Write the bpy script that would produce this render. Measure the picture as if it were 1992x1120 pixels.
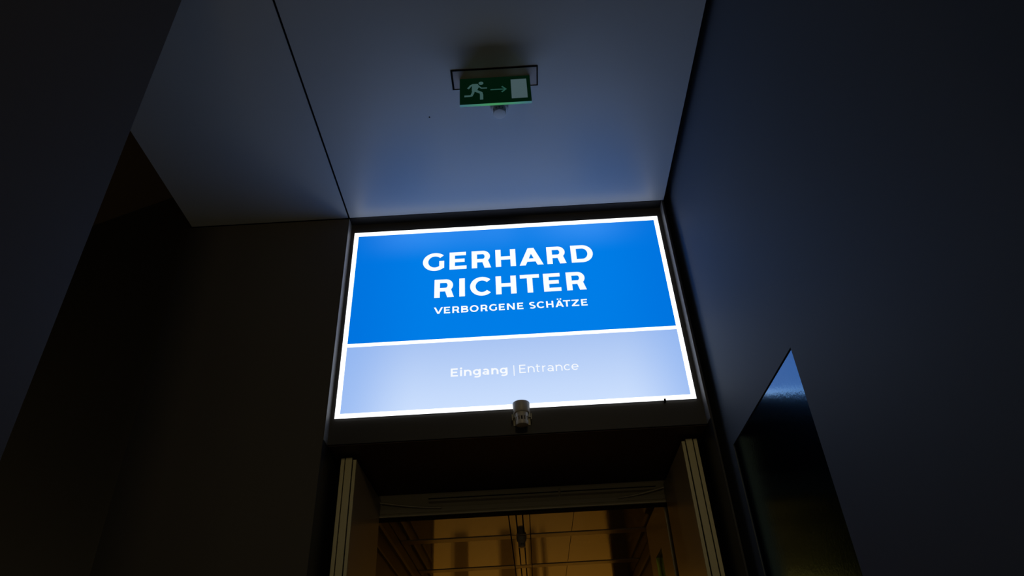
import bpy, math, random
from mathutils import Vector, Matrix

# ------------------------------------------------------------------ scene, camera, world, exposure
for o in list(bpy.data.objects):
    bpy.data.objects.remove(o)
SC = bpy.context.scene
COL = SC.collection
EYE = 1.6                       # eye height above the floor; all heights below are relative to the eye

def camera():
    f_px, yaw, pitch, roll = 1347.33, -0.003564, 0.610535, -0.05471
    cy, sy, cp, sp = math.cos(yaw), math.sin(yaw), math.cos(pitch), math.sin(pitch)
    f = Vector((sy*cp, cy*cp, sp)); r = Vector((cy, -sy, 0)); u = r.cross(f)
    cr, sr = math.cos(roll), math.sin(roll)
    r2 = r*cr + u*sr; u2 = u*cr - r*sr
    cd = bpy.data.cameras.new('camera'); cd.sensor_width = 36; cd.lens = 36*f_px/1992
    cd.clip_start = .02; cd.clip_end = 100
    co = bpy.data.objects.new('camera', cd); COL.objects.link(co)
    m = Matrix((( r2.x, u2.x, -f.x, 0), (r2.y, u2.y, -f.y, 0), (r2.z, u2.z, -f.z, EYE), (0, 0, 0, 1)))
    co.matrix_world = m
    SC.camera = co
camera()

W = bpy.data.worlds.new('world'); SC.world = W; W.use_nodes = True
W.node_tree.nodes['Background'].inputs[0].default_value = (0.9, 0.6, 0.4, 1)
W.node_tree.nodes['Background'].inputs[1].default_value = 0.0
SC.view_settings.view_transform = 'Standard'
SC.view_settings.look = 'None'
SC.view_settings.exposure = 0.0
SC.view_settings.gamma = 1.0
SC.view_settings.use_curve_mapping = False

def lamp_light(name, kind, loc, power, color, parent=None, target=None, size=.1, spot=1.2):
    ld = bpy.data.lights.new(name, kind); ld.energy = power; ld.color = color
    if kind == 'AREA': ld.size = size
    else: ld.shadow_soft_size = size
    if kind == 'SPOT': ld.spot_size = spot; ld.spot_blend = .6
    lo = bpy.data.objects.new(name, ld); COL.objects.link(lo); lo.location = loc
    if target is not None:
        d = Vector(target) - Vector(loc)
        lo.rotation_euler = d.to_track_quat('-Z', 'Y').to_euler()
    return lo

# ------------------------------------------------------------------ materials
def lin(r, g, b):
    f = lambda c: (c/255/12.92) if c/255 <= .04045 else ((c/255+.055)/1.055)**2.4
    return (f(r), f(g), f(b), 1)

def mat(name, col, rough=.6, spec=.5, metal=0, bump=0, bscale=200, vary=0, vscale=3, aniso=None, coat=0):
    m = bpy.data.materials.new(name); m.use_nodes = True
    nt = m.node_tree; b = nt.nodes['Principled BSDF']
    b.inputs['Base Color'].default_value = (*col[:3], 1)
    b.inputs['Roughness'].default_value = rough
    b.inputs['Specular IOR Level'].default_value = spec
    b.inputs['Metallic'].default_value = metal
    if coat: b.inputs['Coat Weight'].default_value = coat
    tc = nt.nodes.new('ShaderNodeTexCoord')
    if vary:
        n = nt.nodes.new('ShaderNodeTexNoise'); n.inputs['Scale'].default_value = vscale; n.inputs['Detail'].default_value = 5
        r = nt.nodes.new('ShaderNodeMapRange'); r.inputs[3].default_value = 1-vary; r.inputs[4].default_value = 1+vary
        x = nt.nodes.new('ShaderNodeVectorMath'); x.operation = 'SCALE'; x.inputs[0].default_value = col[:3]
        nt.links.new(tc.outputs['Object'], n.inputs['Vector']); nt.links.new(n.outputs['Fac'], r.inputs[0])
        nt.links.new(r.outputs[0], x.inputs['Scale']); nt.links.new(x.outputs[0], b.inputs['Base Color'])
    if bump:
        n = nt.nodes.new('ShaderNodeTexNoise'); n.inputs['Scale'].default_value = bscale; n.inputs['Detail'].default_value = 3
        bp = nt.nodes.new('ShaderNodeBump'); bp.inputs['Strength'].default_value = bump; bp.inputs['Distance'].default_value = .002
        if aniso:
            mp = nt.nodes.new('ShaderNodeMapping'); mp.inputs['Scale'].default_value = aniso
            nt.links.new(tc.outputs['Object'], mp.inputs[0]); nt.links.new(mp.outputs[0], n.inputs['Vector'])
        else:
            nt.links.new(tc.outputs['Object'], n.inputs['Vector'])
        nt.links.new(n.outputs['Fac'], bp.inputs['Height']); nt.links.new(bp.outputs[0], b.inputs['Normal'])
    return m

def emis(name, col, strength=1.0):
    m = bpy.data.materials.new(name); m.use_nodes = True
    nt = m.node_tree; nt.nodes.clear()
    o = nt.nodes.new('ShaderNodeOutputMaterial'); e = nt.nodes.new('ShaderNodeEmission')
    e.inputs[0].default_value = (*col[:3], 1); e.inputs[1].default_value = strength
    nt.links.new(e.outputs[0], o.inputs[0])
    return m, nt, e

M = {}
M['ceiling'] = mat('ceiling_paint', (.54, .575, .58), .36, .65, bump=.05, bscale=260, vary=.025, vscale=4)
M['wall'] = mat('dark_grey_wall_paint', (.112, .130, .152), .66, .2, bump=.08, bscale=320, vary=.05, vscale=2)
M['wall_brown'] = mat('dark_brown_wall_paint', (.066, .06, .052), .6, .3, bump=.06, bscale=300, vary=.05, vscale=2)
M['wall_near'] = mat('dark_taupe_wall_paint', (.068, .060, .054), .65, .2, bump=.08, bscale=320, vary=.05, vscale=2)
M['return'] = mat('sign_lit_return', (.20, .20, .205), .5, .4)  # paler than the frame: the sign's bright line put into the colour
M['recess_ceiling'] = mat('brown_recess_ceiling', (.17, .12, .085), .6, .3, vary=.05)
M['frame'] = mat('anthracite_powder_coat', (.022, .022, .024), .45, .3)
M['lintel'] = mat('anthracite_panel', (.036, .034, .032), .5, .3, bump=.03, bscale=400)
M['soffit'] = mat('soffit_dark_brown', (.06, .035, .03), .6, .2)
M['black'] = mat('black_gap', (.004, .004, .004), .8, .1)
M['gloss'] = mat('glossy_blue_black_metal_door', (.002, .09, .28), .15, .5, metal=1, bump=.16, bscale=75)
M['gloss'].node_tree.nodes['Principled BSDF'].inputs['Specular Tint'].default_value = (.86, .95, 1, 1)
M['floor'] = mat('dark_stone_floor', (.09, .085, .08), .35, .4, bump=.05, bscale=60, vary=.1)
M['cream'] = mat('cream_door_lacquer', (.58, .53, .32), .45, .4, vary=.03)
M['leaf'] = mat('cream_door_face', (.40, .34, .22), .35, .5, vary=.04)
M['alu'] = mat('aluminium_profile', (.5, .46, .34), .45, .5, metal=.2)
M['rail'] = mat('door_closer_grey', (.42, .38, .26), .4, .5)
M['pceil'] = mat('polished_ceiling_panel', (.30, .24, .15), .07, .9, metal=.35, bump=.02, bscale=14, aniso=(9, .4, 1))
M['pceil2'] = mat('streaked_ceiling_panel', (.33, .26, .15), .1, .9, metal=.35, bump=.10, bscale=14, aniso=(9, .5, 1))
M['pcross'] = mat('satin_cross_profile', (.42, .33, .2), .3, .6, metal=.3)
M['prail'] = mat('brown_wall_rail', (.16, .11, .06), .4, .4)
M['pwall'] = mat('passage_wall', (.14, .10, .065), .5, .3, vary=.05)
M['gwall'] = mat('gallery_wall', (.75, .66, .5), .7, .2)
M['gdark'] = mat('mirrored_dark_panel', (.20, .16, .10), .6, .2)
M['white'] = mat('white_plastic', (.72, .72, .68), .4, .5)
M['cream_plastic'] = mat('aged_white_plastic', (.48, .45, .40), .4, .5)
M['slot'] = mat('vent_dark', (.01, .01, .01), .7, .1)
M['ygreen'] = mat('yellow_green_reveal', (.62, .74, .03), .5, .3)
M['dglass'] = mat('black_glass', (.004, .004, .006), .05, .5)
M['fill_body'] = mat('fill_lamp_metal', (.1, .1, .1), .4, .5, metal=.8)
M['fixture'] = mat('fixture_lid', (.56, .51, .47), .5, .4)

# lit faces of the sign: LEDs behind the print make it a little uneven
def blue_face():
    m, nt, e = emis('backlit_blue_print', lin(0, 124, 228), 1)
    tc = nt.nodes.new('ShaderNodeTexCoord'); sx = nt.nodes.new('ShaderNodeSeparateXYZ')
    nt.links.new(tc.outputs['Object'], sx.inputs[0])
    # LED row near the top edge of the print
    g = nt.nodes.new('ShaderNodeMapRange'); g.interpolation_type = 'SMOOTHSTEP'
    g.inputs[1].default_value = 2.60; g.inputs[2].default_value = 2.86
    nt.links.new(sx.outputs[2], g.inputs[0])
    n = nt.nodes.new('ShaderNodeMapRange'); n.inputs[1].default_value = -1; n.inputs[2].default_value = 1
    nt.links.new(sx.outputs[0], n.inputs[0])
    r = nt.nodes.new('ShaderNodeValToRGB'); r.color_ramp.interpolation = 'B_SPLINE'
    led = [(-.97, .15), (-.80, 1.0), (-.60, .75), (-.30, .35), (-.05, .5), (.10, .1), (.32, .6), (.55, .75), (.75, .3), (.95, .05)]
    el = r.color_ramp.elements
    while len(el) < len(led): el.new(.5)
    for k_, (x_, v_) in enumerate(led):
        el[k_].position = (x_+1)/2; el[k_].color = (v_, v_, v_, 1)
    nt.links.new(n.outputs[0], r.inputs[0])
    mu = nt.nodes.new('ShaderNodeMath'); mu.operation = 'MULTIPLY'
    nt.links.new(g.outputs[0], mu.inputs[0]); nt.links.new(r.outputs[0], mu.inputs[1])
    mx = nt.nodes.new('ShaderNodeMix'); mx.data_type = 'RGBA'
    mx.inputs[6].default_value = lin(0, 125, 231); mx.inputs[7].default_value = lin(62, 148, 246)
    nt.links.new(mu.outputs[0], mx.inputs[0])
    # a touch deeper towards the two sides
    ab = nt.nodes.new('ShaderNodeMath'); ab.operation = 'ABSOLUTE'; nt.links.new(sx.outputs[0], ab.inputs[0])
    s = nt.nodes.new('ShaderNodeMapRange'); s.interpolation_type = 'SMOOTHSTEP'
    s.inputs[1].default_value = .45; s.inputs[2].default_value = 1.0
    nt.links.new(ab.outputs[0], s.inputs[0])
    m2 = nt.nodes.new('ShaderNodeMix'); m2.data_type = 'RGBA'
    m2.inputs[7].default_value = lin(0, 112, 220)
    k = nt.nodes.new('ShaderNodeMath'); k.operation = 'MULTIPLY'; k.inputs[1].default_value = .7
    nt.links.new(s.outputs[0], k.inputs[0]); nt.links.new(k.outputs[0], m2.inputs[0])
    nt.links.new(mx.outputs[2], m2.inputs[6]); nt.links.new(m2.outputs[2], e.inputs[0])
    return m

def pale_face():
    m, nt, e = emis('backlit_pale_print', lin(185, 210, 250), 1)
    tc = nt.nodes.new('ShaderNodeTexCoord'); sx = nt.nodes.new('ShaderNodeSeparateXYZ')
    nt.links.new(tc.outputs['Object'], sx.inputs[0])
    g = nt.nodes.new('ShaderNodeMapRange'); g.inputs[1].default_value = 1.62; g.inputs[2].default_value = 2.02
    nt.links.new(sx.outputs[2], g.inputs[0])
    cr = nt.nodes.new('ShaderNodeValToRGB')
    cr.color_ramp.elements[0].color = lin(203, 223, 254); cr.color_ramp.elements[0].position = 0
    cr.color_ramp.elements[1].color = lin(170, 197, 243); cr.color_ramp.elements[1].position = 1
    nt.links.new(g.outputs[0], cr.inputs[0])
    ab = nt.nodes.new('ShaderNodeMath'); ab.operation = 'ABSOLUTE'; nt.links.new(sx.outputs[0], ab.inputs[0])
    s = nt.nodes.new('ShaderNodeMapRange'); s.interpolation_type = 'SMOOTHSTEP'
    s.inputs[1].default_value = .55; s.inputs[2].default_value = 1.0
    nt.links.new(ab.outputs[0], s.inputs[0])
    k = nt.nodes.new('ShaderNodeMath'); k.operation = 'MULTIPLY'; k.inputs[1].default_value = .75
    nt.links.new(s.outputs[0], k.inputs[0])
    m2 = nt.nodes.new('ShaderNodeMix'); m2.data_type = 'RGBA'; m2.inputs[7].default_value = lin(140, 178, 240)
    nt.links.new(k.outputs[0], m2.inputs[0]); nt.links.new(cr.outputs[0], m2.inputs[6])
    nt.links.new(m2.outputs[2], e.inputs[0])
    return m

M['blue'] = blue_face()
M['pale'] = pale_face()
M['lit_white'] = emis('backlit_white', (1.0, 1.02, 1.05), 1.7)[0]
M['lit_letter'] = emis('backlit_white_letter', (.97, 1.0, 1.05), 1.0)[0]
M['lit_letter2'] = emis('backlit_white_small_letter', (.95, .98, 1.02), .98)[0]
M['exit_green'] = emis('dim_green_acrylic', lin(2, 20, 9), 1)[0]
M['exit_white'] = emis('dim_pictogram', lin(54, 82, 80), 1)[0]
M['exit_door'] = emis('dim_pictogram_door', lin(66, 84, 88), 1)[0]
M['exit_arrow'] = emis('dim_pictogram_arrow', lin(36, 76, 66), 1)[0]
def edge_glow():
    m, nt, e = emis('green_edge_light', lin(70, 140, 95), 1)
    tc = nt.nodes.new('ShaderNodeTexCoord'); sx = nt.nodes.new('ShaderNodeSeparateXYZ')
    nt.links.new(tc.outputs['Object'], sx.inputs[0])
    s = nt.nodes.new('ShaderNodeMapRange'); s.inputs[1].default_value = -.04; s.inputs[2].default_value = .02
    ad = nt.nodes.new('ShaderNodeMath'); ad.operation = 'ADD'; ad.inputs[1].default_value = .04
    ab = nt.nodes.new('ShaderNodeMath'); ab.operation = 'ABSOLUTE'
    nt.links.new(sx.outputs[0], ad.inputs[0]); nt.links.new(ad.outputs[0], ab.inputs[0])
    s.inputs[1].default_value = .02; s.inputs[2].default_value = .17; nt.links.new(ab.outputs[0], s.inputs[0])
    cr = nt.nodes.new('ShaderNodeValToRGB')
    cr.color_ramp.elements[0].color = lin(66, 142, 92); cr.color_ramp.elements[1].color = lin(62, 104, 116)
    nt.links.new(s.outputs[0], cr.inputs[0]); nt.links.new(cr.outputs[0], e.inputs[0])
    return m
M['exit_edge'] = edge_glow()
M['exit_body'] = mat('green_acrylic_body', (.01, .05, .025), .2, .5)
M['fill_glow'] = emis('fill_lamp_glow', (1, .62, .28), .5)[0]  # glow of the added fill lamps

# ------------------------------------------------------------------ mesh building
class MB:
    def __init__(self): self.v = []; self.f = []
    def poly(self, pts):
        n = len(self.v); self.v += [tuple(p) for p in pts]; self.f.append(tuple(range(n, n+len(pts))))
    def box(self, x0, x1, y0, y1, z0, z1):
        n = len(self.v)
        self.v += [(x, y, z) for z in (z0, z1) for y in (y0, y1) for x in (x0, x1)]
        for q in ((0, 2, 3, 1), (4, 5, 7, 6), (0, 1, 5, 4), (2, 6, 7, 3), (0, 4, 6, 2), (1, 3, 7, 5)):
            self.f.append(tuple(n+i for i in q))
        return self
    def prism(self, pts, y0, y1):
        """pts: polygon in x,z (counter clockwise seen from -y), extruded y0..y1"""
        n = len(self.v); k = len(pts)
        self.v += [(x, y0, z) for x, z in pts] + [(x, y1, z) for x, z in pts]
        self.f.append(tuple(range(n, n+k))); self.f.append(tuple(range(n+2*k-1, n+k-1, -1)))
        for i in range(k):
            j = (i+1) % k
            self.f.append((n+j, n+i, n+k+i, n+k+j))
        return self
    def vprism(self, pts, z0, z1):
        n = len(self.v); k = len(pts)
        self.v += [(x, y, z0) for x, y in pts] + [(x, y, z1) for x, y in pts]
        self.f.append(tuple(range(n+k-1, n-1, -1))); self.f.append(tuple(range(n+k, n+2*k)))
        for i in range(k):
            j = (i+1) % k
            self.f.append((n+i, n+j, n+k+j, n+k+i))
        return self
    def lathe(self, prof, c=(0, 0), seg=32):
        n = len(self.v); k = len(prof)
        for i in range(seg):
            a = 2*math.pi*i/seg
            self.v += [(c[0]+r*math.cos(a), c[1]+r*math.sin(a), z) for r, z in prof]
        for i in range(seg):
            j = (i+1) % seg
            for q in range(k-1):
                self.f.append((n+i*k+q, n+j*k+q, n+j*k+q+1, n+i*k+q+1))
        self.f.append(tuple(n+i*k+k-1 for i in range(seg)))
        self.f.append(tuple(n+i*k for i in range(seg-1, -1, -1)))
        return self
    def tube(self, pts, r, seg=8):
        n = len(self.v); k = len(pts); P = [Vector(p) for p in pts]
        for i, p in enumerate(P):
            t = (P[min(i+1, k-1)]-P[max(i-1, 0)]).normalized()
            a = t.cross(Vector((0, 0, 1)));  a = a.normalized() if a.length > 1e-4 else Vector((1, 0, 0))
            b = t.cross(a)
            self.v += [tuple(p+a*r*math.cos(2*math.pi*s/seg)+b*r*math.sin(2*math.pi*s/seg)) for s in range(seg)]
        for i in range(k-1):
            for s in range(seg):
                u = (s+1) % seg
                self.f.append((n+i*seg+s, n+i*seg+u, n+(i+1)*seg+u, n+(i+1)*seg+s))
        self.f.append(tuple(n+s for s in range(seg))); self.f.append(tuple(n+(k-1)*seg+s for s in range(seg-1, -1, -1)))
        return self
    def build(self, name, m, parent=None, bevel=0, smooth=False):
        me = bpy.data.meshes.new(name); me.from_pydata(self.v, [], self.f); me.update()
        me.materials.append(M[m] if isinstance(m, str) else m)
        o = bpy.data.objects.new(name, me); COL.objects.link(o)
        if parent is not None: o.parent = parent
        else: o.location.z = EYE
        if smooth:
            for p in me.polygons: p.use_smooth = True
            me.set_sharp_from_angle(angle=.6)
        if bevel:
            b = o.modifiers.new('bevel', 'BEVEL'); b.width = bevel; b.segments = 2; b.limit_method = 'ANGLE'
        return o

def empty(name, loc=(0, 0, 0)):
    o = bpy.data.objects.new(name, None); COL.objects.link(o)
    o.empty_display_size = .1
    o.location = (loc[0], loc[1], loc[2]+EYE)
    return o
def tag(o, label, cat, group=None):
    o['label'] = label; o['category'] = cat
    if group: o['group'] = group
    return o
def struct(o, label=None):
    o['kind'] = 'structure'
    if label: o['label'] = label
    return o
def root(name):                 # parent whose parts are given in world x,y and eye-relative z
    return empty(name)

FL = -EYE
D = 3.40            # face of the lit sign
NF = 3.34           # front plane of the wall around the niche
NB = 3.412          # back plane of the niche
ZC = 2.952          # ceiling
ZL = 1.452          # soffit of the entrance
XW = 1.03           # right wall
BACK = -5.0

# ------------------------------------------------------------------ setting
struct(MB().box(-6.2, 4.4, BACK-.2, 12.2, FL-.1, FL).build('floor', 'floor'), 'dark stone floor of the hall and passage')

c = struct(root('ceiling'), 'painted hall ceiling of two wide panels with a dark joint')
MB().box(-1.0225, .985, BACK, NF-.004, ZC, ZC+.02).build('ceiling_panel', 'ceiling', c)
MB().box(-2.035, -1.0345, BACK, NF-.004, ZC, ZC+.02).build('ceiling_panel', 'ceiling', c)
MB().box(-2.035, -2.015, BACK, NF-.004, ZC+.02, 3.31).build('ceiling_edge_fascia', 'wall_brown', c)
MB().box(-1.0345, -1.0225, BACK, NF-.004, ZC+.006, ZC+.018).build('ceiling_joint', 'black', c)
MB().box(-2.0, 1.2, BACK, 4.4, 3.2, 3.3).build('light_block_slab', 'black', c)  # added over the panels to block world light at the gap
# small scuff hole in the ceiling board
MB().lathe([(.004, ZC-.0012), (.006, ZC+.001)], (-.408, 2.55), 8).build('screw_hole', 'black', c)

struct(MB().box(-6.2, -2.015, .9, 5.4, 3.31, 3.4).build('ceiling_recess', 'recess_ceiling'), 'higher ceiling of the dark side recess')

# right wall with an opening for the glossy door
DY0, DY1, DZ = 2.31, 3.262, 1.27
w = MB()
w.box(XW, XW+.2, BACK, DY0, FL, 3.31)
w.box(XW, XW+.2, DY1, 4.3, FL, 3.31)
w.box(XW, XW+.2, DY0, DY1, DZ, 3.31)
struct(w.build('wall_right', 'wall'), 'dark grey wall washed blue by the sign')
d2 = struct(root('door_2'), 'glossy dark flush door mirroring the sign')
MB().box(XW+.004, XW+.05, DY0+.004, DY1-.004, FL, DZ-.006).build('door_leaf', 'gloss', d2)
MB().box(XW+.06, XW+.19, DY0, DY1, FL, DZ).build('door_backing', 'black', d2)

# near left wall block (its end edge stands upright in front of the ceiling)
struct(MB().box(-6.2, -1.25, BACK, 1.55, FL, 3.31).build('wall_left', 'wall_near'), 'dark wall on the left ending in a vertical edge')
struct(MB().box(-6.2, 4.4, BACK-.2, BACK, FL, 3.31).build('wall_back', 'wall'), 'dark back wall of the hall')
# wall beside the sign and the oblique wall of the recess
struct(MB().box(-2.05, -1.03, NF, 4.3, FL, ZC-.006).build('wall_front', 'wall_brown'), 'dark brown wall beside the lit sign')
struct(MB().vprism([(-2.05, NF+.001), (-2.05, NF+.25), (-6.2, NF+.25+4.15*.355), (-6.2, NF+4.15*.355)][::-1], FL, 3.303).build('wall_recess', 'wall_brown'),
       'dark oblique wall at the back of the recess')
struct(MB().box(-6.3, -6.2, 1.0, 5.4, FL, 3.31).build('wall_recess_end', 'wall_brown'))

# niche round the sign
t = struct(root('trim_1'), 'anthracite niche frame around the lit sign')
MB().box(.973, .985, NF, 4.25, FL, ZC-.002).build('right_post', 'frame', t, .002)
MB().box(-1.03, -1.027, NF, 4.25, FL, ZC-.006).build('left_post', 'frame', t)
MB().box(-1.027, -1.0245, NF, NB, ZL, ZC-.006).build('left_return', 'return', t)  # pale strip stops at the soffit, where the sign's light fades
MB().box(-1.0245, .9705, NF+.004, NB, ZC+.002, ZC+.02).build('top_board', 'frame', t)
MB().box(.9705, .973, NF, NB, ZL, ZC-.004).build('right_return', 'return', t)
MB().box(.985, XW, 3.62, 4.25, FL, 3.2).build('joint_filler', 'black', t)
struct(MB().box(-1.027, .973, NB, 4.25, ZL, ZC+.15).build('wall_lintel', 'lintel'), 'dark panel above the entrance that carries the sign')
struct(MB().box(-1.02, .966, NB+.012, 4.24, ZL-.004, ZL-.0005).build('trim_2', 'soffit'), 'dark brown soffit board over the entrance')

# ------------------------------------------------------------------ lit sign
S = tag(root('lightbox_sign'), 'large glowing blue and white lightbox sign above the entrance', 'sign')
SX0, SX1, SZ0, SZ1 = -.9985, .9395, 1.5935, 2.876
MB().box(SX0+.002, SX1-.002, D+.003, NB, SZ0+.002, SZ1-.002).build('case', 'frame', S)
IX0, IX1, IZ0, IZ1 = -.971, .913, 1.619, 2.845
MX0, MX1 = 2.030, 2.052
def bar(x0, x1, z0, z1, name):
    return MB().box(x0, x1, D-.001, D+.003, z0, z1).build(name, 'lit_white', S)
b = MB()
b.box(SX0, SX1, D, D+.003, IZ1, SZ1); b.box(SX0, SX1, D, D+.003, SZ0, IZ0)
b.box(SX0, IX0, D, D+.003, IZ0, IZ1); b.box(IX1, SX1, D, D+.003, IZ0, IZ1)
b.build('white_border', 'lit_white', S)['label'] = 'glowing white border'
MB().box(IX0, IX1, D, D+.003, MX0, MX1).build('white_divider', 'lit_white', S)['label'] = 'glowing white dividing line'
PB = MB().box(IX0, IX1, D+.0005, D+.003, MX1, IZ1).build('title_panel', 'blue', S); PB['label'] = 'bright blue title panel'
PL = MB().box(IX0, IX1, D+.0005, D+.003, IZ0, MX0).build('entrance_panel', 'pale', S); PL['label'] = 'pale blue entrance panel'
MB().box(.765, .775, D-.006, NB, 1.583, 1.600).build('retaining_clip', 'black', S)

# lettering: geometric sans drawn as strokes
def stroke(P, s, t, closed=False):
    """quads along centreline P; s = thickness of upright, t = thickness of level strokes"""
    L = []; R = []; n = len(P)
    for i in range(n):
        a = P[(i-1) % n] if (closed or i > 0) else P[i]
        b = P[(i+1) % n] if (closed or i < n-1) else P[i]
        dx, dz = b[0]-a[0], b[1]-a[1]; l = math.hypot(dx, dz) or 1
        nx, nz = -dz/l, dx/l
        L.append((P[i][0]+nx*s/2, P[i][1]+nz*t/2)); R.append((P[i][0]-nx*s/2, P[i][1]-nz*t/2))
    q = []
    for i in range(n if closed else n-1):
        j = (i+1) % n
        q.append([R[i], R[j], L[j], L[i]])
    return q
def arc(cx, cz, rx, rz, a0, a1, n=28):
    return [(cx+rx*math.cos(math.radians(a0+(a1-a0)*i/n)), cz+rz*math.sin(math.radians(a0+(a1-a0)*i/n))) for i in range(n+1)]
def rect(x0, z0, x1, z1): return [(x0, z0), (x1, z0), (x1, z1), (x0, z1)]

def glyph(ch, w, s, t, xh=.76):
    q = []
    if ch == 'E':
        q = [rect(0, 0, s, 1), rect(s, 0, w, t), rect(s, 1-t, w*.975, 1), rect(s, .5-t/2+.01, w*.89, .5+t/2+.01)]
    elif ch == 'I': q = [rect(0, 0, w, 1)]
    elif ch == 'H': q = [rect(0, 0, s, 1), rect(w-s, 0, w, 1), rect(s, .5-t/2, w-s, .5+t/2)]
    elif ch == 'T': q = [rect(0, 1-t, w, 1), rect(w/2-s/2, 0, w/2+s/2, 1-t)]
    elif ch == 'R':
        b = .33; r = (1-b)/2; cx = w*.955-r
        q = [rect(0, 0, s, 1)]
        q += stroke([(s*.9, 1-t/2), (cx, 1-t/2)] + arc(cx, 1-r, r-s/2, r-t/2, 90, -90) + [(s*.9, b+t/2-.0)], s, t)
        q += [[(w-1.22*s, 0), (w, 0), (w*.72+s*.42, b+t*.7), (w*.72-s*.75, b+t*.7)]]
    elif ch == 'B':
        r1 = .5*(1-.47); r2 = .5*.56; c1 = w*.93-r1; c2 = w-r2
        q = [rect(0, 0, s, 1)]
        q += stroke([(s*.9, 1-t/2), (c1, 1-t/2)] + arc(c1, 1-r1, r1-s/2, r1-t/2, 90, -90) + [(s*.9, .47+t/2)], s, t)
        q += stroke([(s*.9, .56-t/2), (c2, .56-t/2)] + arc(c2, r2, r2-s/2, r2-t/2, 90, -90) + [(s*.9, t/2)], s, t)
    elif ch == 'D':
        rx = min(.5, w*.55); cx = w-rx
        q = [rect(0, 0, s, 1)]
        q += stroke([(s*.9, 1-t/2), (cx, 1-t/2)] + arc(cx, .5, rx-s/2, .5-t/2, 90, -90, 36) + [(s*.9, t/2)], s, t)
    elif ch == 'O':
        q = stroke(arc(w/2, .5, w/2-s/2, .52-t/2, 0, 360, 48)[:-1], s, t, True)
    elif ch == 'C':
        q = stroke(arc(w*.570, .5, w*.570-s/2, .52-t/2, 43, 317, 44), s, t)
    elif ch == 'G':
        q = stroke(arc(w*.570, .5, w*.570-s/2, .52-t/2, 43, 314, 44), s, t)
        q += [rect(w-s*.92, .125, w, .54)]
    elif ch == 'S':
        P = []
        r = .26
        P += arc(w*.50, 1-r-t*.0, w*.5-s*.5, r+.02-t/2, 38, 90, 8)
        P += arc(w*.48, 1-r, w*.46-s/2, r+.02-t/2, 95, 235, 16)
        P += arc(w*.52, r, w*.48-s/2, r+.02-t/2, 60, -90, 18)
        P += arc(w*.50, r, w*.5-s*.4, r+.02-t/2, -95, -145, 8)
        q = stroke(P, s, t)
    elif ch in 'AÄV':
        a = s*.56; k = 2*a
        q = [[(0, 0), (k, 0), (w/2+a, 1), (w/2-a, 1)], [(w-k, 0), (w, 0), (w/2+a, 1), (w/2-a, 1)]]
        if ch == 'V': q = [[(x, 1-z) for x, z in p][::-1] for p in q]
        else: q += [rect(w*.2, .2, w*.8, .2+t*.95)]
        if ch == 'Ä': q += [rect(w*.24, 1.12, w*.24+s*.9, 1.12+s*.85), rect(w*.76-s*.9, 1.12, w*.76, 1.12+s*.85)]
    elif ch == 'N':
        k = s*1.12
        q = [rect(0, 0, s, 1), rect(w-s, 0, w, 1), [(w-k, 0), (w, 0), (k, 1), (0, 1)]]
    elif ch == 'Z':
        q = [rect(0, 0, w, t), rect(0, 1-t, w*.98, 1), [(0, t*.8), (s*1.35, t*.8), (w*.98, 1-t*.8), (w*.98-s*1.35, 1-t*.8)]]
    elif ch == '|': q = [rect(0, -.30, w, 1.0)]
    elif ch == 'i': q = [rect(w/2-s/2, 0, w/2+s/2, xh)] + stroke(arc(w/2, xh+.2, s*.3, s*.3, 0, 360, 14)[:-1], s*.6, s*.6, True)
    elif ch == 'n':
        r = (w-s)/2
        q = [rect(0, 0, s, xh), rect(w-s, 0, w, xh-r)]
        q += stroke(arc(w/2, xh-r-t*.5, r, r, 0, 180, 20), s, t)
        q += [rect(w-s, xh-r-t, w, xh-r)]
    elif ch == 'a':
        q = [rect(w-s, 0, w, xh*.62)]
        q += stroke(arc(w*.48, xh*.62, w*.52-s/2, xh*.38-t/2, 0, 140, 16), s, t)
        q += stroke(arc(w*.47, xh*.3, w*.47-s/2, xh*.3-t/2, 0, 360, 24)[:-1], s, t*.85, True)
    elif ch == 'g':
        q = stroke(arc(w*.48, xh*.53, w*.48-s/2, xh*.47-t/2, 0, 360, 28)[:-1], s, t, True)
        q += [rect(w-s, -.02, w, xh)]
        q += stroke(arc(w*.5, -.02, w*.5-s/2, .26-t/2, 0, -140, 18), s, t)
    elif ch == 't':
        q = [rect(w*.22, .18, w*.22+s, xh+.2), rect(0, xh-t, w*.95, xh)]
        q += stroke(arc(w*.22+s/2+w*.27, .2, w*.27, .2-t/2, 180, 290, 12), s, t)
    elif ch == 'r':
        q = [rect(0, 0, s, xh)] + stroke(arc(w, xh-.3, w-s/2, .3-t/2, 90, 175, 12), s, t)
    elif ch == 'c':
        q = stroke(arc(w*.53, xh/2, w*.53-s/2, xh/2-t/2, 42, 318, 28), s, t)
    elif ch == 'e':
        q = stroke(arc(w*.5, xh/2, w*.5-s/2, xh/2-t/2, 0, 318, 30), s, t)
        q += [rect(s*.6, xh/2-t*.45, w-.01, xh/2+t*.4)]
    return q

def letters(items, base, cap, s, t, m, parent, **kw):
    for ch, x0, x1 in items:
        mb = MB()
        for k, q in enumerate(glyph(ch, (x1-x0)/cap, s, t, **kw)):
            e = k*2e-6
            mb.poly([(x0+px*cap, D-.0006-e, base+pz*cap) for px, pz in q])
        o = mb.build('letter', m, parent)

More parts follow.
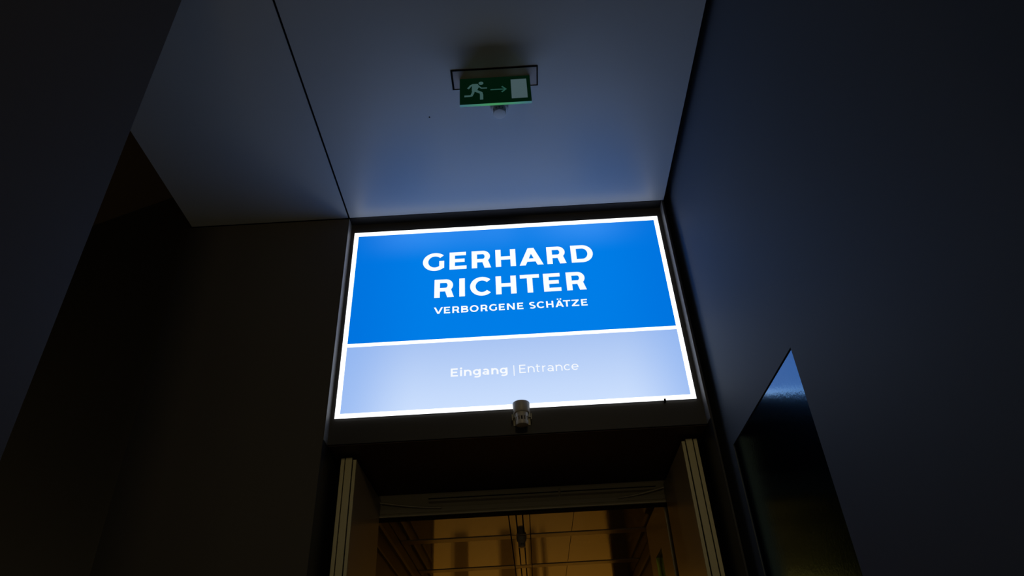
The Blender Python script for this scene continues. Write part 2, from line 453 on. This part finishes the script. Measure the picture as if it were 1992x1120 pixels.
letters([('G', -.5535, -.4215), ('E', -.3885, -.2835), ('R', -.2515, -.1325), ('H', -.1040, .0205), ('A', .0425, .1900), ('R', .2130, .3310), ('D', .3625, .4975)],
        2.5415, .1325, .252, .20, 'lit_letter', PB)
letters([('R', -.4785, -.3605), ('I', -.3285, -.2945), ('C', -.2635, -.1370), ('H', -.1085, .0145), ('T', .0385, .1548), ('E', .1785, .2825), ('R', .3160, .4330)],
        2.338, .1325, .252, .20, 'lit_letter', PB)
letters([('V', -.4790, -.4245), ('E', -.4189, -.3823), ('R', -.3696, -.328), ('B', -.3176, -.2749), ('O', -.2667, -.2150), ('R', -.2026, -.1616), ('G', -.1528, -.1069),
         ('E', -.0953, -.0604), ('N', -.0477, -.0018), ('E', .0125, .0488), ('S', .0827, .1209), ('C', .1275, .1722), ('H', .1833, .2259), ('Ä', .2370, .2861),
         ('T', .2834, .3262), ('Z', .3333, .3771), ('E', .3891, .4257)], 2.2240, .0458, .225, .19, 'lit_letter', PB)
letters([('E', -.3765, -.3366), ('i', -.3254, -.3131), ('n', -.3031, -.2612), ('g', -.2540, -.2101), ('a', -.2010, -.1640), ('n', -.1519, -.1118), ('g', -.1048, -.0617)],
        1.8055, .0505, .215, .18, 'lit_letter2', PL)
letters([('|', -.0283, -.0238), ('E', .0035, .0396), ('n', .0506, .0877), ('t', .0947, .1208), ('r', .1308, .1499), ('a', .1589, .1930), ('n', .2051, .2422), ('c', .2502, .2863), ('e', .2923, .3316)],
        1.8045, .0505, .125, .115, 'lit_letter2', PL)

# ------------------------------------------------------------------ smoke detectors
def detector(zt, cx, cy, label, m, k=1.0, kz=1.0, bracket=None):
    """hangs from height zt (eye relative); k scales the width, kz the height"""
    r = root('smoke_detector'); tag(r, label, 'smoke detector')
    L = lambda p: [(a*k, zt-h*kz) for a, h in p]
    MB().lathe(L([(.049, 0), (.0505, .004), (.0500, .030), (.0475, .052), (.044, .058)]), (cx, cy), 40).build('base', m, r, smooth=True)
    MB().lathe(L([(.027, .058), (.027, .106)]), (cx, cy), 24).build('sensing_chamber', 'slot', r, smooth=True)
    MB().lathe(L([(.044, .058), (.0375, .061), (.0365, .084), (.027, .084)]), (cx, cy), 40).build('collar', m, r, smooth=True)
    n = 12
    for i in range(n):
        a = 2*math.pi*(i+.5)/n
        q = []
        for ang, rad in ((a-.13, .0275), (a-.13, .0360), (a+.13, .0360), (a+.13, .0275)):
            q.append((cx+rad*k*math.cos(ang), cy+rad*k*math.sin(ang)))
        MB().vprism(q, zt-.106*kz, zt-.084*kz).build('vent_bar', m, r)
    MB().lathe(L([(.0275, .105), (.0362, .105), (.0362, .120), (.0345, .126), (.030, .128)]), (cx, cy), 40).build('cap', m, r, smooth=True)
    if bracket:
        bb = MB()
        bb.box(cx-.050*k, cx+.050*k, bracket-.005, bracket, zt-.10, zt-.02)
        bb.box(cx-.058*k, cx-.053*k, cy+.01, bracket-.002, zt-.088, zt-.055)
        bb.box(cx+.053*k, cx+.058*k, cy+.01, bracket-.002, zt-.088, zt-.055)
        bb.box(cx-.058*k, cx+.058*k, cy+.048*k, bracket-.002, zt-.060, zt-.055)
        bb.build('mounting_bracket', 'rail', r)
    return r
detector(1.598, .0025, NB-.062, 'white smoke detector on a bracket below the lit sign', 'cream_plastic', .90, .98, bracket=NB)
detector(ZC, -.0235, 2.497, 'white smoke detector on the ceiling behind the exit sign', 'white', .97, .55)

# ------------------------------------------------------------------ exit sign
X = tag(root('exit_sign'), 'green running man exit sign hanging from the ceiling', 'exit sign')
ex0, ex1, ey, ez0, ez1 = -.2195, .1425, 2.31, 2.7515, ZC
cx0, cx1, cyA, cyB = -.2585, .1825, 2.256, 2.373
MB().box(cx0, cx1, cyA, cyB, ZC-.0012, ZC-.0002).build('fixture_lid', 'fixture', X)
fr = MB()
fr.box(cx0-.004, cx0+.006, cyA-.004, cyB+.003, ZC-.003, ZC-.0002)
fr.box(cx1-.004, cx1+.003, cyA-.004, cyB+.003, ZC-.003, ZC-.0002)
fr.box(cx0, cx1, cyA-.006, cyA+.003, ZC-.003, ZC-.0002)
fr.box(cx0, cx1, cyB-.001, cyB+.003, ZC-.003, ZC-.0002)
fr.build('fixture_joint', 'black', X)
MB().box(ex0, ex1, ey+.0005, ey+.014, ez0+.001, ez1-.001).build('acrylic_body', 'exit_body', X)
MB().box(ex0, ex1, ey+.0006, ey+.0138, ez0-.001, ez0+.0008).build('lit_edge', 'exit_edge', X)['label'] = 'glowing green lower edge'
face = MB().box(ex0, ex1, ey-.0002, ey+.0005, ez0, ez1-.001).build('green_face', 'exit_green', X)
yp = ey-.0008
def picto(name, polys, m='exit_white'):
    mb = MB()
    for k, q in enumerate(polys): mb.poly([(x, yp-k*2e-6, z) for x, z in q])
    return mb.build(name, m, face)
run = []
hp = arc(-.110, 2.9085, .0125, .0125, 0, 360, 24)[:-1]
run.append(hp)
run += stroke([(-.1772, 2.8700), (-.1610, 2.8950), (-.1500, 2.9000), (-.1320, 2.9000)], .011, .011)
run.append([(-.1560, 2.9050), (-.1580, 2.8500), (-.1340, 2.8480), (-.1190, 2.8850), (-.1270, 2.9050)][::-1])
run += stroke([(-.1250, 2.8890), (-.1090, 2.8700), (-.0800, 2.8690)], .0085, .0085)
run += stroke([(-.1440, 2.8560), (-.1260, 2.8440), (-.1110, 2.8340), (-.1085, 2.8180), (-.1090, 2.7820)], .0165, .0165)
run += stroke([(-.1480, 2.8540), (-.1530, 2.8330), (-.1600, 2.8150), (-.1700, 2.8130), (-.1960, 2.8130)], .0135, .0130)
picto('running_figure', run)
picto('arrow', stroke([(-.0625, 2.8540), (.0140, 2.8530)], .0085, .0085) +
      stroke([(-.0040, 2.8750), (.0165, 2.8530), (-.0060, 2.8315)], .0085, .0085), 'exit_arrow')
picto('doorway', [rect(.0430, 2.7785, .1235, 2.9250)], 'exit_door')

# ------------------------------------------------------------------ entrance doors
d1 = struct(root('door_1'), 'pair of thick cream doors standing open under the sign')
def leaf(x_face, sgn, y0, y1, ztop):
    """x_face: side facing the passage; the leaf thickens away from it (sgn) in three rebated layers"""
    X_ = lambda a, b: (min(x_face+sgn*a, x_face+sgn*b), max(x_face+sgn*a, x_face+sgn*b))
    p = MB().box(*X_(0, .017), y0+.006, y1, FL+.01, ztop-.014).build('leaf', 'leaf', d1, .002)
    MB().box(*X_(.0002, .0165), y0, y0+.006, FL+.01, ztop-.014).build('edge_strip', 'cream', p)
    MB().box(*X_(.017, .0235), y0+.012, y1, FL+.01, ztop-.02).build('seal_groove', 'black', p)
    MB().box(*X_(.0235, .059), y0, y1, FL+.01, ztop).build('core_strip', 'cream', p, .002)
    MB().box(*X_(.059, .0645), y0+.012, y1, FL+.01, ztop-.02).build('seal_groove', 'black', p)
    MB().box(*X_(.0645, .084), y0+.002, y1, FL+.01, ztop-.001).build('back_skin', 'cream', p, .002)
    return p
leaf(-.898, -1, 3.55, 4.225, 1.432)
leaf(.851, 1, 3.55, 4.225, 1.432)
# frame head with the two closer rails
h = MB().box(-.985, .965, 4.25, 4.31, 1.312, ZL).build('frame_head', 'rail', d1)
MB().box(-.985, .965, 4.243, 4.25, 1.335, 1.362).build('head_bead', 'alu', h, .002)
MB().box(-.985, .965, 4.238, 4.25, 1.312, 1.322).build('head_bead', 'alu', h, .002)
MB().box(-.985, .965, 4.252, 4.318, 1.306, 1.312).build('seal', 'black', h)
for k, (xa, xb) in enumerate(((-.60, .202), (.212, .80))):
    r = MB().box(xa, xb, 4.205, 4.25, 1.385, 1.428).build('closer_rail', 'rail', d1, .003)
    MB().box(xa+.003, xb-.003, 4.203, 4.206, 1.398, 1.404).build('rail_slot', 'black', r)
    s = -1 if k == 0 else 1
    e = -.885 if k == 0 else .838
    pts = []
    for i in range(10):
        u = i/9
        pts.append((e + (xa+.08 if k == 0 else xb-.24)*u - e*u, 4.16+.05*u, 1.378 - .032*math.sin(u*1.57)))
    MB().tube(pts, .006, 8).build('closer_arm', 'alu', r)

# ------------------------------------------------------------------ passage behind the doors
struct(MB().box(-1.027, -.985, 4.25, 4.33, FL, ZL).build('trim_3', 'frame'), 'dark left jamb of the entrance')
struct(MB().box(.965, .973, 4.25, 4.33, FL, ZL).build('trim_4', 'frame'), 'dark right jamb of the entrance')
wl = struct(MB().box(-1.1, -.955, 4.33, 7.0, FL, 1.6).build('wall_passage_left', 'pwall'), 'brown left wall of the passage with two rails')
MB().box(-.955, -.935, 4.34, 7.0, 1.318, 1.345).build('wall_rail', 'prail', wl)
MB().box(-.955, -.940, 4.34, 7.0, 1.19, 1.205).build('wall_rail', 'prail', wl)
wr = struct(MB().box(.94, 1.1, 4.33, 7.0, FL, 1.6).build('wall_passage_right', 'pwall'), 'brown right wall of the passage')
MB().box(.92, .94, 5.2, 7.0, 1.318, 1.345).build('wall_rail', 'prail', wr)
# fixed side leaf with a narrow vision slot
sl = struct(root('door_3'), 'cream inner door leaf with a narrow vision slot')
q = MB()
q.box(.85, .90, 4.33, 4.63, FL+.01, 1.405); q.box(.85, .90, 4.90, 5.10, FL+.01, 1.405); q.box(.85, .90, 4.63, 4.90, 1.15, 1.405); q.box(.85, .90, 4.63, 4.90, FL+.01, -.6)
lf = q.build('leaf', 'leaf', sl)
MB().box(.872, .878, 4.63, 4.90, -.6, 1.15).build('slot_glass', 'dglass', lf)
MB().box(.8495, .872, 4.884, 4.90, -.6, 1.148).build('slot_reveal', 'ygreen', lf)['label'] = 'yellow green reveal of the slot'
MB().box(.8493, .872, 4.63, 4.884, 1.142, 1.15).build('slot_head', 'leaf', lf)

# polished passage ceiling of separate boards with profiles between them
pc = struct(MB().box(-1.1, 1.1, 4.33, 7.0, ZL+.012, 1.6).build('ceiling_passage', 'black'), 'polished brown metal ceiling of the passage')
ys = [4.335, 5.32, 6.24, 7.0]
for i in range(3):
    a, e = ys[i]+(.06 if i else .0), ys[i+1]-(.06 if i < 2 else 0)
    g = .011
    MB().box(-.95, -.131, a, e, ZL, ZL+.012).build('ceiling_board', 'pceil', pc)
    MB().box(.022, .322, a, e, ZL, ZL+.012).build('ceiling_board', 'pceil', pc)
    MB().box(.326, .935, a, e, ZL, ZL+.012).build('ceiling_board', 'pceil2', pc)
    MB().box(-.122, -.080, a, e, ZL-.004, ZL+.012).build('centre_profile', 'pceil', pc)
    MB().box(-.070, -.035, a, e, ZL-.002, ZL+.012).build('centre_strip', 'pceil', pc)
    MB().box(-.025, .016, a, e, ZL-.004, ZL+.012).build('centre_profile', 'pceil', pc)
    if i:
        for xa, xb in ((-.95, -.131), (-.122, .016), (.022, .935)):
            MB().box(xa, xb, ys[i]-.06+g, ys[i]+.06-g, ZL-.005, ZL+.012).build('cross_profile', 'pcross', pc, .003)
detector(ZL-.002, -.050, 5.33, 'small smoke detector on the brown passage ceiling', 'cream_plastic', .75, .6)

# gallery beyond the passage
struct(MB().box(-4.2, -.95, 7.0, 7.15, FL, 3.2).build('wall_gallery_near_left', 'pwall'))
struct(MB().box(.80, 4.2, 7.0, 7.15, FL, 3.2).build('wall_gallery_near_right', 'pwall'))
struct(MB().box(-.95, .80, 7.0, 7.15, ZL, 3.2).build('wall_gallery_lintel', 'pwall'))
struct(MB().box(-4.2, 4.2, 11.0, 11.15, FL, 3.2).build('wall_gallery_far', 'gwall'))
struct(MB().box(-4.3, -4.2, 7.0, 11.15, FL, 3.2).build('wall_gallery_left', 'gwall'))
struct(MB().box(4.2, 4.3, 7.0, 11.15, FL, 3.2).build('wall_gallery_right', 'gwall'))
struct(MB().box(-4.3, 4.3, 7.0, 11.15, 3.2, 3.3).build('ceiling_gallery', 'gwall'))
for (x0, x1), lab in (((-1.135, -.93), 'wide dark panel added for reflection nearest the corner of the passage opening'),
                      ((-.43, -.21), 'wide dark panel added for reflection in the middle of the lit gallery wall'),
                      ((.01, .105), 'narrow dark panel added for reflection on the lit gallery wall'),
                      ((.205, .24), 'slim dark strip added for reflection on the lit gallery wall')):
    tag(MB().box(x0, x1, 10.93, 10.995, -.12, 2.4).build('reflected_panel', 'gdark'), lab, 'panel')  # unseen panels, added for the dark bands mirrored in the passage ceiling
# ------------------------------------------------------------------ fill lamps added out of view for warm light
def spotlight(x, y, zc, target, power, color, cone, label, drop=.2, size=.06):
    r = root('fill_spotlight'); tag(r, label, 'lamp')
    z = zc-drop
    MB().lathe([(.05, zc), (.05, zc-.03)], (x, y), 20).build('canopy', 'fill_body', r)
    MB().tube([(x, y, zc-.02), (x, y, z+.02)], .01).build('stem', 'fill_body', r)
    MB().lathe([(.045, z+.03), (.06, z+.0), (.06, z-.0)], (x, y), 20).build('head', 'fill_body', r)
    lamp_light('fill_beam', 'SPOT', (x, y, z-.03+EYE), power, color, target=(target[0], target[1], target[2]+EYE), size=size, spot=cone)
AMBER = (1, .50, .07)
spotlight(-1.0, 8.6, 3.2, (-.6, 11, -.4), 105, AMBER, 2.2, 'added unseen spotlight on the gallery ceiling aimed at the wide dark panels')  # unseen, added for the amber light in passage and reflections
spotlight(1.0, 8.6, 3.2, (.6, 11, -.4), 105, AMBER, 2.2, 'added unseen spotlight on the gallery ceiling aimed at the slim dark strip')
WARM = (1, .80, .44)
spotlight(.62, -3.2, ZC, (-.4, 3.4, -.9), 86, WARM, 1.9, 'dim warm fill spotlight added on the unseen hall ceiling facing the entrance', size=.4)  # unseen, added to warm the front wall and door edges
def pendant(x, y, zc, z, power, label):
    r = root('fill_pendant'); tag(r, label, 'lamp')
    MB().lathe([(.05, zc), (.05, zc-.03)], (x, y), 20).build('canopy', 'fill_body', r)
    MB().tube([(x, y, zc-.02), (x, y, z+.12)], .004).build('cord', 'fill_body', r)
    MB().lathe([(.02, z+.14), (.07, z+.08), (.08, z), (.07, z-.06), (.03, z-.09)], (x, y), 24).build('globe', 'fill_glow', r, smooth=True)
    lamp_light('fill_point', 'POINT', (x, y, z+EYE-.22), power, WARM, size=.1)
pendant(-4.3, 2.3, 3.31, 1.0, 6, 'dim globe pendant added out of view to fill the side recess')  # unseen, added to lift the dark recess and its ceiling
WL = tag(root('fill_wall_lamp'), 'long dim warm fill lamp added low on the unseen back wall of the hall', 'lamp')
MB().box(-.75, .55, BACK, BACK+.03, -.75, -.45).build('back_plate', 'fill_body', WL)
MB().box(-.73, .53, BACK+.03, BACK+.08, -.73, -.47).build('diffuser', 'fill_glow', WL, .01)
wl_ = lamp_light('fill_wall_light', 'AREA', (-.1, BACK+.1, -.6+EYE), 8.0, WARM, target=(-.1, 0, .8), size=1.2)  # added low fill light for the closer rails under the soffit
wl_.data.shape = 'RECTANGLE'; wl_.data.size_y = .24
